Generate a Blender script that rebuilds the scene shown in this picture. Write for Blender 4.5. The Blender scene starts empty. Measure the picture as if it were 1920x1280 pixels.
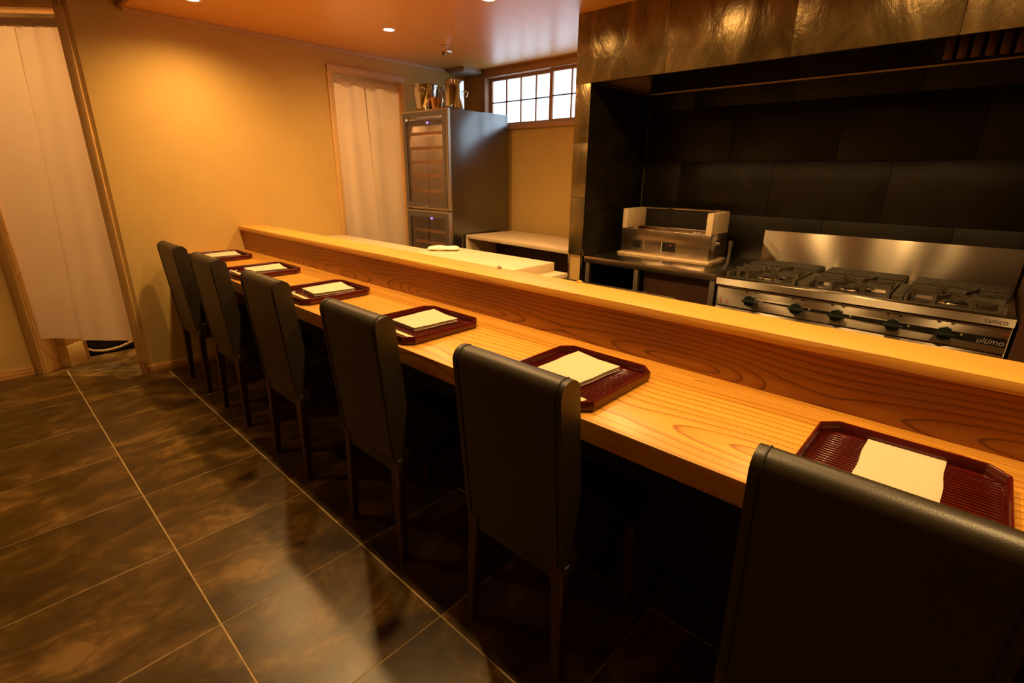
import bpy, bmesh, math, random
from mathutils import Matrix, Vector
random.seed(7)
S = bpy.context.scene
COL = S.collection
PI = math.pi

# ------------------------------------------------------------------ camera
CAM_LOC = Vector((-0.2905, -4.1403, 1.45))
YAW, PITCH, ROLL, FPX = 0.8237, 0.3240, 0.0113, 938.75
cam = bpy.data.cameras.new('camera')
cam.sensor_fit = 'HORIZONTAL'; cam.sensor_width = 36.0
cam.lens = FPX / 1920 * 36.0
cam.clip_start = 0.02
camo = bpy.data.objects.new('camera', cam); COL.objects.link(camo)
fw = Vector((math.sin(YAW)*math.cos(PITCH), math.cos(YAW)*math.cos(PITCH), -math.sin(PITCH)))
rt = Vector((math.cos(YAW), -math.sin(YAW), 0)); up = rt.cross(fw)
r2 = rt*math.cos(ROLL) + up*math.sin(ROLL); u2 = -rt*math.sin(ROLL) + up*math.cos(ROLL)
M = Matrix((( r2.x, u2.x, -fw.x, CAM_LOC.x), (r2.y, u2.y, -fw.y, CAM_LOC.y), (r2.z, u2.z, -fw.z, CAM_LOC.z), (0, 0, 0, 1)))
camo.matrix_world = M
S.camera = camo

# ------------------------------------------------------------------ world, exposure
w = bpy.data.worlds.new('world'); S.world = w; w.use_nodes = True
w.node_tree.nodes['Background'].inputs[0].default_value = (0.75, 0.88, 1.0, 1)
w.node_tree.nodes['Background'].inputs[1].default_value = 0.6
S.view_settings.view_transform = 'Standard'
try: S.view_settings.look = 'None'
except Exception: pass
S.view_settings.exposure = 0.0
S.view_settings.gamma = 1.0
S.view_settings.use_curve_mapping = False
WARM = (1.0, 0.60, 0.22)            # colour of the ceiling lamps
LAMP_W = 88.0                       # row over the counter
LAMP_W2 = 60.0                      # row over the kitchen aisle
LAMP_W3 = 40.0                      # row over the guest aisle
DAY = 2.6                           # window panes

# ------------------------------------------------------------------ node helpers
class NT:
    def __init__(s, name):
        s.m = bpy.data.materials.new(name); s.m.use_nodes = True
        s.t = s.m.node_tree; s.n = s.t.nodes; s.l = s.t.links
        s.b = s.n['Principled BSDF']; s.out = s.n['Material Output']
    def node(s, typ, **kw):
        n = s.n.new(typ)
        for k, v in kw.items(): setattr(n, k, v)
        return n
    def link(s, a, b): s.l.new(a, b)
    def val(s, sock, v):
        if isinstance(v, bpy.types.NodeSocket): s.link(v, sock)
        else: sock.default_value = v
    def math(s, op, a, b=0.0, c=None):
        n = s.node('ShaderNodeMath', operation=op)
        s.val(n.inputs[0], a); s.val(n.inputs[1], b)
        if c is not None: s.val(n.inputs[2], c)
        return n.outputs[0]
    def coords(s, scale=(1,1,1), loc=(0,0,0), rnd=0.0):
        tc = s.node('ShaderNodeTexCoord'); mp = s.node('ShaderNodeMapping')
        src = tc.outputs['Object']
        if rnd:
            oi = s.node('ShaderNodeObjectInfo')
            vm = s.node('ShaderNodeVectorMath', operation='ADD')
            cx = s.node('ShaderNodeCombineXYZ')
            k = s.math('MULTIPLY', oi.outputs['Random'], rnd)
            s.link(k, cx.inputs[0]); s.link(k, cx.inputs[1]); s.link(k, cx.inputs[2])
            s.link(src, vm.inputs[0]); s.link(cx.outputs[0], vm.inputs[1]); src = vm.outputs[0]
        s.link(src, mp.inputs[0]); mp.inputs['Scale'].default_value = scale; mp.inputs['Location'].default_value = loc
        return mp.outputs[0]
    def noise(s, vec, scale, detail=3, rough=0.55, dist=0.0):
        n = s.node('ShaderNodeTexNoise'); s.link(vec, n.inputs['Vector'])
        n.inputs['Scale'].default_value = scale; n.inputs['Detail'].default_value = detail
        n.inputs['Roughness'].default_value = rough; n.inputs['Distortion'].default_value = dist
        return n.outputs[0]
    def ramp(s, fac, stops):
        n = s.node('ShaderNodeValToRGB'); s.link(fac, n.inputs[0])
        e = n.color_ramp.elements
        while len(e) < len(stops): e.new(0.5)
        for i, (p, c) in enumerate(stops):
            e[i].position = p; e[i].color = (*c, 1) if len(c) == 3 else c
        return n.outputs[0]
    def mix(s, fac, a, b, mode='MIX'):
        n = s.node('ShaderNodeMix', data_type='RGBA', blend_type=mode)
        s.val(n.inputs[0], fac)
        for i, v in ((6, a), (7, b)):
            if isinstance(v, bpy.types.NodeSocket): s.link(v, n.inputs[i])
            else: n.inputs[i].default_value = (*v, 1)
        return n.outputs[2]
    def bump(s, h, strength=0.2, dist=0.01):
        n = s.node('ShaderNodeBump'); s.link(h, n.inputs['Height'])
        n.inputs['Strength'].default_value = strength; n.inputs['Distance'].default_value = dist
        s.link(n.outputs[0], s.b.inputs['Normal']); return n
    def set(s, **kw):
        for k, v in kw.items():
            k = k.replace('_', ' ')
            sock = s.b.inputs[k]
            if isinstance(v, tuple) and len(v) == 3 and sock.type == 'RGBA': v = (*v, 1)
            s.val(sock, v)
        return s

def m_plain(name, col, rough=0.5, metal=0.0, var=0.06, scale=8.0, bump=0.0, bscale=60.0, spec=0.5):
    t = NT(name); v = t.coords(rnd=3.0)
    f = t.noise(v, scale, 4)
    a = tuple(c*(1-var*2) for c in col); b = tuple(min(1, c*(1+var*2)) for c in col)
    t.set(Base_Color=t.ramp(f, [(0.3, a), (0.7, b)]), Roughness=rough, Metallic=metal)
    t.b.inputs['Specular IOR Level'].default_value = spec
    if bump: t.bump(t.noise(t.coords(), bscale, 4), bump, 0.004)
    return t.m

def m_wood(name, light, mid, dark, across='X', along='Y', depth='Z', u0=0.0, h0=0.05, hvar=0.10, hfreq=0.8, rings=70.0,
           rough=0.38, fine=0.25, contrast=1.0, loc=(0,0,0), rnd=0.0, coat=0.0):
    """plain-sawn timber: growth rings of a slightly wavering log cut by the board"""
    t = NT(name)
    v = t.coords(loc=loc, rnd=rnd)
    sp = t.node('ShaderNodeSeparateXYZ'); t.link(v, sp.inputs[0])
    ax = {'X': sp.outputs[0], 'Y': sp.outputs[1], 'Z': sp.outputs[2]}
    cb = t.node('ShaderNodeCombineXYZ'); t.link(t.math('MULTIPLY', ax[along], hfreq), cb.inputs[0])
    t.link(t.math('MULTIPLY', ax[across], 0.8), cb.inputs[1])
    n1 = t.noise(cb.outputs[0], 1.0, 1.5, 0.5)
    h = t.math('ADD', t.math('MULTIPLY', t.math('SUBTRACT', n1, 0.5), hvar*4), h0)
    h = t.math('ADD', h, ax[depth])
    u = t.math('SUBTRACT', ax[across], u0)
    cb2 = t.node('ShaderNodeCombineXYZ')
    t.link(t.math('MULTIPLY', ax[along], 1.6), cb2.inputs[0]); t.link(t.math('MULTIPLY', ax[across], 9.0), cb2.inputs[1]); t.link(t.math('MULTIPLY', ax[depth], 9.0), cb2.inputs[2])
    n2 = t.noise(cb2.outputs[0], 1.0, 3, 0.6)
    r = t.math('SQRT', t.math('ADD', t.math('MULTIPLY', u, u), t.math('MULTIPLY', h, h)))
    r = t.math('ADD', r, t.math('MULTIPLY', t.math('SUBTRACT', n2, 0.5), 0.012))
    ring = t.math('FRACT', t.math('MULTIPLY', r, rings))
    c = t.ramp(ring, [(0.0, light), (0.40, light), (0.80, mid), (0.93, dark), (1.0, light)])
    base = t.mix(1.0 - contrast, c, mid) if contrast < 1 else c
    cb3 = t.node('ShaderNodeCombineXYZ')
    t.link(t.math('MULTIPLY', ax[along], 4.0), cb3.inputs[0]); t.link(t.math('MULTIPLY', ax[across], 190.0), cb3.inputs[1]); t.link(t.math('MULTIPLY', ax[depth], 190.0), cb3.inputs[2])
    fg = t.noise(cb3.outputs[0], 1.0, 2, 0.6)
    g = t.ramp(fg, [(0.3, (1-fine,)*3), (0.6, (1, 1, 1))])
    base = t.mix(1.0, base, g, 'MULTIPLY')
    cb4 = t.node('ShaderNodeCombineXYZ'); t.link(t.math('MULTIPLY', ax[along], 0.7), cb4.inputs[0]); t.link(t.math('MULTIPLY', ax[across], 5.0), cb4.inputs[1])
    big = t.ramp(t.noise(cb4.outputs[0], 1.3, 2), [(0.3, (0.86, 0.84, 0.80)), (0.7, (1.0, 1.0, 1.0))])
    base = t.mix(1.0, base, big, 'MULTIPLY')
    t.set(Base_Color=base, Roughness=rough)
    t.b.inputs['Coat Weight'].default_value = coat
    t.b.inputs['Coat Roughness'].default_value = 0.25
    t.bump(fg, 0.06, 0.001)
    return t.m

def m_steel(name, col=(0.65, 0.57, 0.45), rough=0.28, aniso=0.75, rot=0.0, axis='Z', streak=(3, 2, 260), vary=0.12):
    t = NT(name)
    v = t.coords(scale=streak)
    f = t.noise(v, 1.0, 2)
    t.set(Base_Color=t.ramp(f, [(0.3, tuple(c*0.88 for c in col)), (0.7, col)]), Metallic=1.0,
          Roughness=t.math('ADD', t.math('MULTIPLY', f, vary), rough-vary/2))
    if aniso:
        t.b.inputs['Anisotropic'].default_value = aniso; t.b.inputs['Anisotropic Rotation'].default_value = rot
        tg = t.node('ShaderNodeTangent', direction_type='RADIAL', axis=axis)
        t.link(tg.outputs[0], t.b.inputs['Tangent'])
    return t.m

def m_emit(name, col, strength):
    t = NT(name)
    t.set(Base_Color=(0.02, 0.02, 0.02), Emission_Color=col, Emission_Strength=strength)
    return t.m

# ------------------------------------------------------------------ materials
MAT = {}
def plaster(name, c):
    t = NT(name); v = t.coords()
    f = t.noise(v, 2.2, 5); g = t.noise(v, 90, 3)
    t.set(Base_Color=t.ramp(f, [(0.25, tuple(x*0.93 for x in c)), (0.75, tuple(min(1, x*1.05) for x in c))]), Roughness=0.85)
    t.bump(g, 0.12, 0.003); return t.m
MAT['plaster'] = plaster('ochre_plaster', (0.585, 0.378, 0.114))
MAT['plaster_dim'] = plaster('back_room_plaster', (0.62, 0.50, 0.33))
def m_tile():
    t = NT('slate_floor_tile'); v = t.coords(rnd=40.0)
    a = t.noise(t.coords(scale=(1.0, 1.5, 1), rnd=40.0), 3.4, 8, 0.68, 0.7)
    b = t.noise(v, 9.0, 5, 0.7, 0.6)
    d = t.noise(v, 140.0, 2)
    f = t.math('ADD', t.math('MULTIPLY', a, 0.75), t.math('MULTIPLY', b, 0.25))
    c = t.ramp(f, [(0.40, (0.042, 0.021, 0.0025)), (0.49, (0.068, 0.036, 0.005)), (0.55, (0.108, 0.058, 0.011)), (0.62, (0.190, 0.108, 0.030))])
    oi = t.node('ShaderNodeObjectInfo')
    c = t.mix(1.0, c, t.ramp(oi.outputs['Random'], [(0, (0.88, 0.88, 0.88)), (1, (1.08, 1.06, 1.04))]), 'MULTIPLY')
    t.set(Base_Color=c, Roughness=t.math('ADD', t.math('MULTIPLY', b, 0.14), 0.24))
    t.bump(t.math('ADD', b, t.math('MULTIPLY', d, 0.15)), 0.10, 0.003); return t.m
MAT['tile'] = m_tile()
MAT['grout'] = m_plain('floor_grout', (0.42, 0.30, 0.14), 0.9, var=0.1, scale=30)
MAT['ceil'] = None
def m_ceil():
    t = NT('ceiling_wood_veneer')
    a = t.noise(t.coords(scale=(0.9, 26, 1)), 1.6, 4, 0.6, 0.4)
    b = t.noise(t.coords(scale=(2.0, 150, 1)), 1.0, 2)
    f = t.math('ADD', t.math('MULTIPLY', a, 0.7), t.math('MULTIPLY', b, 0.3))
    t.set(Base_Color=t.ramp(f, [(0.32, (0.70, 0.300, 0.052)), (0.55, (0.82, 0.385, 0.074)), (0.72, (0.87, 0.430, 0.100))]), Roughness=0.34)
    t.b.inputs['Coat Weight'].default_value = 0.9; t.b.inputs['Coat Roughness'].default_value = 0.42
    return t.m
MAT['ceil'] = m_ceil()
MAT['ceil_white'] = m_plain('upper_ceiling_paint', (0.52, 0.44, 0.32), 0.9)
TL, TM, TD = (0.77, 0.385, 0.055), (0.69, 0.315, 0.038), (0.33, 0.105, 0.008)
MAT['board'] = m_wood('counter_board_wood', TL, TM, TD, u0=0.83, h0=-0.845, hvar=0.15, hfreq=1.0, rings=36, rough=0.36, loc=(0.95, -2.4, 0), coat=0.15)
MAT['board2'] = m_wood('counter_inner_strip_wood', tuple(c*0.9 for c in TL), tuple(c*0.88 for c in TM), TD, u0=1.15, h0=-0.83, hvar=0.06, hfreq=0.5, rings=80, rough=0.36, loc=(0.95, 0.9, 0), coat=0.15)
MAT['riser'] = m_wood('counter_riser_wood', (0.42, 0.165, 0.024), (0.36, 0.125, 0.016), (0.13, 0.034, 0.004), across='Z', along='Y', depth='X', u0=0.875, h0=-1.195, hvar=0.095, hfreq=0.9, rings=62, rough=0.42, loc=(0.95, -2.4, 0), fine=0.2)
MAT['ledge'] = m_wood('ledge_wood', (0.78, 0.43, 0.085), (0.73, 0.38, 0.062), (0.54, 0.23, 0.028), u0=1.0, h0=-0.8, hvar=0.05, rings=95, rough=0.40, contrast=0.7, fine=0.15)
MAT['ledge_front'] = MAT['ledge']
MAT['hinoki'] = m_wood('pale_cypress', (0.82, 0.66, 0.42), (0.78, 0.60, 0.36), (0.68, 0.47, 0.25), u0=1.3, h0=0.3, hvar=0.05, rings=60, rough=0.5, contrast=0.6, fine=0.1)
MAT['casing'] = m_wood('casing_wood', (0.80, 0.50, 0.18), (0.74, 0.43, 0.14), (0.56, 0.28, 0.075), across='X', along='Z', depth='Y', u0=0.6, h0=0.5, hvar=0.06, rings=90, rough=0.5, contrast=0.8)
MAT['base'] = m_wood('baseboard_wood', (0.74, 0.40, 0.12), (0.66, 0.32, 0.085), (0.45, 0.19, 0.04), across='Z', along='X', depth='Y', u0=0.5, h0=0.4, hvar=0.05, rings=90, rough=0.45, contrast=0.8)
MAT['casing_h'] = m_wood('head_casing_wood', (0.74, 0.50, 0.29), (0.69, 0.45, 0.25), (0.55, 0.32, 0.15), across='Z', along='X', depth='Y', u0=0.5, h0=0.4, hvar=0.03, rings=60, rough=0.5, contrast=0.6)
MAT['sash'] = m_wood('window_sash_wood', (0.56, 0.32, 0.18), (0.50, 0.27, 0.14), (0.38, 0.17, 0.08), across='Z', along='Y', depth='X', u0=1.0, h0=0.4, rings=90, rough=0.5, contrast=0.7)
MAT['leather'] = None
def m_leather():
    t = NT('dark_leather'); v = t.coords()
    vo = t.node('ShaderNodeTexVoronoi'); t.link(v, vo.inputs['Vector']); vo.inputs['Scale'].default_value = 420
    f = t.noise(v, 14, 3)
    t.set(Base_Color=t.ramp(f, [(0.3, (0.019, 0.0125, 0.004)), (0.7, (0.025, 0.0165, 0.0055))]), Roughness=0.42)
    t.b.inputs['Specular IOR Level'].default_value = 0.6
    t.bump(vo.outputs['Distance'], 0.16, 0.0012); return t.m
MAT['leather'] = m_leather()
MAT['seam'] = m_plain('seam_thread', (0.010, 0.008, 0.006), 0.6)
MAT['legwood'] = m_wood('chair_leg_wood', (0.075, 0.030, 0.014), (0.060, 0.022, 0.010), (0.03, 0.010, 0.005), across='X', along='Z', depth='Y', rings=120, rough=0.45)
MAT['lacquer'] = m_plain('red_lacquer', (0.060, 0.0045, 0.003), 0.18, var=0.12, scale=20, spec=0.6)
MAT['lacquer_rim'] = m_plain('red_lacquer_rim', (0.075, 0.007, 0.004), 0.15, var=0.10, scale=20, spec=0.6)
def m_cloth(name, c, bs=0.25):
    t = NT(name); v = t.coords(rnd=5)
    a = t.noise(t.coords(scale=(1, 30, 1)), 40, 2); b = t.noise(t.coords(scale=(30, 1, 1)), 40, 2)
    f = t.noise(v, 6, 3)
    t.set(Base_Color=t.ramp(f, [(0.3, tuple(x*0.95 for x in c)), (0.7, c)]), Roughness=0.9)
    t.b.inputs['Sheen Weight'].default_value = 0.15
    t.bump(t.math('ADD', a, b), bs, 0.001); return t.m
MAT['napkin'] = m_cloth('ivory_cloth', (0.66, 0.51, 0.345))
MAT['towel'] = m_cloth('white_towel', (0.88, 0.83, 0.72), 0.5)
MAT['noren'] = m_cloth('undyed_linen', (0.92, 0.74, 0.55), 0.3)
def translucent(m, col, k):
    nt = m.node_tree; b = nt.nodes['Principled BSDF']; o = nt.nodes['Material Output']
    tr = nt.nodes.new('ShaderNodeBsdfTranslucent'); tr.inputs[0].default_value = (*col, 1)
    mx = nt.nodes.new('ShaderNodeMixShader'); mx.inputs[0].default_value = k
    nt.links.new(b.outputs[0], mx.inputs[1]); nt.links.new(tr.outputs[0], mx.inputs[2]); nt.links.new(mx.outputs[0], o.inputs[0])
translucent(MAT['noren'], (0.95, 0.82, 0.66), 0.42)
MAT['noren_band'] = m_cloth('linen_band', (0.60, 0.44, 0.30), 0.3)
MAT['chop'] = m_plain('pale_chopstick_wood', (0.80, 0.60, 0.34), 0.5, var=0.05, scale=40)
MAT['rest'] = m_plain('glazed_ceramic_rest', (0.34, 0.38, 0.36), 0.2, var=0.4, scale=120)
MAT['steel'] = m_steel('brushed_steel', rough=0.36, aniso=1.0, axis='Z', rot=0.25, vary=0.0)
MAT['steel_top'] = m_steel('brushed_steel_top', rough=0.24, aniso=0.0, streak=(200, 2, 2))
MAT['steel_dull'] = m_steel('dull_steel', (0.34, 0.30, 0.24), rough=0.4, aniso=0.0, streak=(4, 4, 40))
MAT['steel_plain'] = m_steel('polished_steel', (0.66, 0.62, 0.56), rough=0.10, aniso=0.0, streak=(4, 4, 4))
MAT['chrome'] = m_steel('chrome', (0.75, 0.74, 0.72), rough=0.08, aniso=0.0, streak=(4, 4, 4))
MAT['black'] = m_plain('black_enamel', (0.010, 0.009, 0.008), 0.35, var=0.1)
MAT['blackgloss'] = m_plain('fridge_black_enamel', (0.012, 0.013, 0.015), 0.26, var=0.05, spec=1.0)
MAT['blackgloss'].node_tree.nodes['Principled BSDF'].inputs['Coat Weight'].default_value = 1.0
MAT['blackgloss'].node_tree.nodes['Principled BSDF'].inputs['Coat Roughness'].default_value = 0.25
MAT['blackgloss'].node_tree.nodes['Principled BSDF'].inputs['Coat IOR'].default_value = 1.9
MAT['iron'] = m_plain('cast_iron', (0.060, 0.048, 0.032), 0.55, var=0.2, scale=40, bump=0.2)
MAT['white_brick'] = m_plain('fire_brick', (0.74, 0.58, 0.36), 0.85, var=0.05, scale=25, bump=0.15)
MAT['knob'] = m_plain('dark_green_knob', (0.011, 0.017, 0.012), 0.30)
MAT['red'] = m_plain('red_print', (0.55, 0.06, 0.02), 0.6)
MAT['grey_print'] = m_plain('grey_print', (0.34, 0.30, 0.24), 0.6)
MAT['cu'] = m_steel('hammered_copper', (0.75, 0.42, 0.25), rough=0.2, aniso=0.0, streak=(4, 4, 4))
def m_hood():
    t = NT('bronze_stoneware_panel'); v = t.coords(rnd=9)
    a = t.noise(t.coords(scale=(1, 2.2, 1.1), rnd=9), 2.4, 5, 0.55, 1.1); b = t.noise(t.coords(scale=(1, 1.6, 1), rnd=9), 16, 5, 0.6, 1.6)
    t.set(Base_Color=t.ramp(a, [(0.30, (0.100, 0.068, 0.025)), (0.55, (0.200, 0.138, 0.054)), (0.75, (0.310, 0.220, 0.098))]),
          Roughness=t.math('ADD', t.math('MULTIPLY', a, 0.26), 0.15), Metallic=0.65)
    t.b.inputs['Specular IOR Level'].default_value = 0.8
    t.bump(t.math('ADD', a, t.math('MULTIPLY', b, 0.20)), 0.34, 0.02); return t.m
MAT['hood'] = m_hood()
def m_alcove():
    t = NT('black_stoneware_panel'); v = t.coords(rnd=9)
    a = t.noise(v, 2.0, 5, 0.6, 1.5)
    t.set(Base_Color=t.ramp(a, [(0.3, (0.008, 0.006, 0.0025)), (0.7, (0.017, 0.013, 0.005))]), Roughness=t.math('ADD', t.math('MULTIPLY', a, 0.25), 0.26))
    t.b.inputs['Specular IOR Level'].default_value = 0.3
    t.bump(t.noise(v, 12, 5, 0.6, 1.0), 0.06, 0.01); return t.m
MAT['alcove'] = m_alcove()
MAT['darkpanel'] = m_plain('dark_counter_panel', (0.014, 0.011, 0.008), 0.6)
MAT['brownpanel'] = m_plain('dark_brown_laminate', (0.075, 0.032, 0.014), 0.5)
MAT['vent'] = m_plain('grey_vent_metal', (0.36, 0.31, 0.27), 0.5)
MAT['lens'] = m_emit('lamp_lens', (1.0, 0.80, 0.50), 22.0)
MAT['ring'] = m_plain('lamp_ring_white', (0.75, 0.66, 0.52), 0.5)
MAT['pane'] = m_emit('daylit_paper_pane', (0.66, 0.83, 1.0), DAY)
MAT['blue'] = m_emit('blue_display', (0.12, 0.10, 1.0), 12.0)
MAT['redled'] = m_emit('red_display', (1.0, 0.03, 0.02), 1.5)
def m_glass():
    t = NT('smoked_glass')
    t.set(Base_Color=(0.50, 0.40, 0.30), Roughness=0.03, IOR=1.45)
    g = t.node('ShaderNodeBsdfGlossy'); g.inputs['Roughness'].default_value = 0.05
    tr = t.node('ShaderNodeBsdfTransparent'); tr.inputs[0].default_value = (0.80, 0.72, 0.62, 1)
    fr = t.node('ShaderNodeLayerWeight'); fr.inputs[0].default_value = 0.35
    mx = t.node('ShaderNodeMixShader')
    t.link(t.math('ADD', t.math('MULTIPLY', t.math('POWER', fr.outputs[1], 3.0), 0.6), 0.10), mx.inputs[0]); t.link(tr.outputs[0], mx.inputs[1]); t.link(g.outputs[0], mx.inputs[2])
    t.link(mx.outputs[0], t.out.inputs[0]); return t.m
MAT['glass'] = m_glass()
MAT['rack'] = m_plain('cooler_rack_wood', (0.62, 0.36, 0.16), 0.5)
MAT['inside'] = m_plain('cooler_interior', (0.30, 0.20, 0.12), 0.6)
MAT['rope'] = m_plain('beige_rim', (0.60, 0.44, 0.20), 0.7)
MAT['glass_clear'] = m_plain('ice_bucket_glass', (0.25, 0.24, 0.22), 0.08, spec=0.9)

# ------------------------------------------------------------------ mesh helpers
def bm_new(): return bmesh.new()
def box(bm, x0, x1, y0, y1, z0, z1, bev=0.0, seg=2, mat=None):
    r = bmesh.ops.create_cube(bm, size=1.0)
    vs = r['verts']
    cx, cy, cz = (x0+x1)/2, (y0+y1)/2, (z0+z1)/2
    for v in vs:
        v.co = Vector((cx + v.co.x*(x1-x0), cy + v.co.y*(y1-y0), cz + v.co.z*(z1-z0)))
    es = list({e for v in vs for e in v.link_edges})
    if bev > 0:
        bev = min(bev, abs(x1-x0)*0.49, abs(y1-y0)*0.49, abs(z1-z0)*0.49)
        rb = bmesh.ops.bevel(bm, geom=es, offset=bev, segments=seg, affect='EDGES', profile=0.5)
        vs = list({v for f in rb['faces'] for v in f.verts} | {v for v in vs if v.is_valid})
    if mat is not None: bmesh.ops.transform(bm, matrix=mat, verts=vs)
    return vs
def cone(bm, c, r0, r1, z0, z1, n=32, axis='Z', caps=True):
    """frustum along an axis; c = the other two coordinates"""
    A, B = [], []
    for i in range(n):
        a = 2*PI*i/n; ca, sa = math.cos(a), math.sin(a)
        for L, r, z in ((A, r0, z0), (B, r1, z1)):
            if axis == 'Z': p = (c[0]+r*ca, c[1]+r*sa, z)
            elif axis == 'X': p = (z, c[0]+r*ca, c[1]+r*sa)
            else: p = (c[0]+r*sa, z, c[1]+r*ca)
            L.append(bm.verts.new(p))
    for i in range(n):
        j = (i+1) % n
        bm.faces.new((A[i], A[j], B[j], B[i]))
    if caps:
        bm.faces.new(A[::-1]); bm.faces.new(B)
    return A + B
def lathe(bm, prof, c, n=32):
    rings = []
    for r, z in prof:
        rings.append([bm.verts.new((c[0]+r*math.cos(2*PI*i/n), c[1]+r*math.sin(2*PI*i/n), c[2]+z)) for i in range(n)])
    for a, b in zip(rings, rings[1:]):
        for i in range(n):
            j = (i+1) % n
            bm.faces.new((a[i], a[j], b[j], b[i]))
    return rings
def tube(bm, pts, r, n=8, closed=False):
    pts = [Vector(p) for p in pts]; rings = []
    N = len(pts)
    for i, p in enumerate(pts):
        if closed: d = pts[(i+1) % N] - pts[i-1]
        else: d = pts[min(i+1, N-1)] - pts[max(i-1, 0)]
        d.normalize()
        a = d.cross(Vector((0, 0, 1)))
        if a.length < 1e-3: a = d.cross(Vector((1, 0, 0)))
        a.normalize(); b = d.cross(a)
        rr = r[i] if isinstance(r, (list, tuple)) else r
        rings.append([bm.verts.new(p + a*rr*math.cos(2*PI*k/n) + b*rr*math.sin(2*PI*k/n)) for k in range(n)])
    pr = list(zip(rings, rings[1:])) + ([(rings[-1], rings[0])] if closed else [])
    for A, B in pr:
        for k in range(n):
            j = (k+1) % n
            bm.faces.new((A[k], A[j], B[j], B[k]))
    if not closed:
        bm.faces.new(rings[0][::-1]); bm.faces.new(rings[-1])
def prism(bm, poly, lo, hi, axis='Z'):
    """polygon in the two other axes extruded along axis (Z: x,y  Y: x,z  X: y,z)"""
    def P(p, h):
        return (p[0], p[1], h) if axis == 'Z' else ((p[0], h, p[1]) if axis == 'Y' else (h, p[0], p[1]))
    A = [bm.verts.new(P(p, lo)) for p in poly]; B = [bm.verts.new(P(p, hi)) for p in poly]
    n = len(poly)
    for i in range(n):
        j = (i+1) % n; bm.faces.new((A[i], A[j], B[j], B[i]))
    bm.faces.new(A[::-1]); bm.faces.new(B)
    return A + B
def finish(bm, smooth=None):
    bmesh.ops.recalc_face_normals(bm, faces=bm.faces)
    if smooth:
        for f in bm.faces: f.smooth = True
        for e in bm.edges:
            if len(e.link_faces) == 2 and e.calc_face_angle(0) > smooth: e.smooth = False
def mesh(name, bm, mat, smooth=0.7):
    finish(bm, smooth)
    me = bpy.data.meshes.new(name); bm.to_mesh(me); bm.free()
    me.materials.append(mat if not isinstance(mat, str) else MAT[mat])
    return me
def obj(name, bm, mat, parent=None, smooth=0.7):
    """world-space bmesh -> one mesh object, parented without moving"""
    off = Vector((0, 0, 0)); p = parent
    while p is not None: off += p.location; p = p.parent
    if off.length > 0: bmesh.ops.translate(bm, verts=bm.verts, vec=-off)
    o = bpy.data.objects.new(name, mesh(name, bm, mat, smooth)); COL.objects.link(o)
    if parent is not None: o.parent = parent
    return o
def tag(o, label=None, cat=None, group=None, kind=None):
    if label: o['label'] = label
    if cat: o['category'] = cat
    if group: o['group'] = group
    if kind: o['kind'] = kind
    return o
def thing(name, label, cat, loc=(0, 0, 0), group=None):
    o = bpy.data.objects.new(name, None); COL.objects.link(o); o.location = loc
    o.empty_display_size = 0.05
    return tag(o, label, cat, group)
def struct(name, bm, mat, label=None, smooth=0.7):
    return tag(obj(name, bm, mat, None, smooth), label, None, None, 'structure')
def bx(*a, **k):
    bm = bm_new(); box(bm, *a, **k); return bm
def copy_tree(o, parent=None):
    c = o.copy(); COL.objects.link(c); c.parent = parent
    for ch in list(o.children): copy_tree(ch, c)
    return c
SQ = math.sqrt(2)
DS = 0.618
def D(t, n, z):
    """diagonal wall frame: t along the wall to the right, n out into the room"""
    s = DS - n*SQ
    return Vector((s/2 + t/SQ, s/2 - t/SQ, z))
def dbox(bm, t0, t1, n0, n1, z0, z1, bev=0.0):
    vs = box(bm, t0, t1, n0, n1, z0, z1, bev)
    for v in vs: v.co = D(v.co.x, v.co.y, v.co.z)
def dmove(bm):
    for v in bm.verts: v.co = D(v.co.x, v.co.y, v.co.z)

ZC = 2.425      # wooden ceiling
ZU = 2.80       # higher ceiling over the guest aisle
YB = 0.185      # back wall
XW = 3.63       # window wall
TX, TY = 0.5304, 0.5098

# ================================================================== the setting
fl = struct('floor', bx(-2.2, 3.75, -6.1, 3.0, -0.10, -0.0012), 'grout', 'brown slate tile floor with pale grout lines')
def tile_mesh(w, d):
    bm = bm_new(); box(bm, 0.0028, w-0.0028, 0.0016, d-0.0016, -0.02, 0.0, 0.0012, 1)
    return mesh('floor_tile', bm, 'tile')
tm = tile_mesh(TX, TY)
for i in range(-4, 7):
    for j in range(-2, 12):
        x0, y0 = i*TX, -j*TY
        if y0 > 1.1 or (x0 > 0.45 and y0 > 0.6) or (x0 > 0.1 and y0 > 0.9): continue
        if x0 > 1.22: continue
        o = bpy.data.objects.new('tile', tm); COL.objects.link(o); o.parent = fl; o.location = (x0, y0 - TY, 0)
# kitchen floor
struct('floor_kitchen', bx(1.352, XW, -4.9, YB, -0.02, 0.001), m_plain('kitchen_floor', (0.10, 0.08, 0.06), 0.6), 'dark kitchen floor behind the counter')
# back room floor beyond the diagonal doorway: slabs laid square to the doorway
fb = bm_new(); dbox(fb, -1.6, 0.19, -2.0, -0.06, -0.02, 0.0012)
struct('floor_back_room', fb, MAT['grout'], 'grey slate floor beyond the curtained doorway')
FB = bpy.data.objects['floor_back_room']
for a in range(-2, 1):
    for b in range(3):
        q = bm_new(); dbox(q, -0.18 + a*0.60, min(-0.18 + a*0.60 + 0.597, 0.19), -0.66 - b*0.6, -0.063 - b*0.6, -0.02, 0.0035, 0.001)
        obj('tile', q, 'tile', FB)

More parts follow.
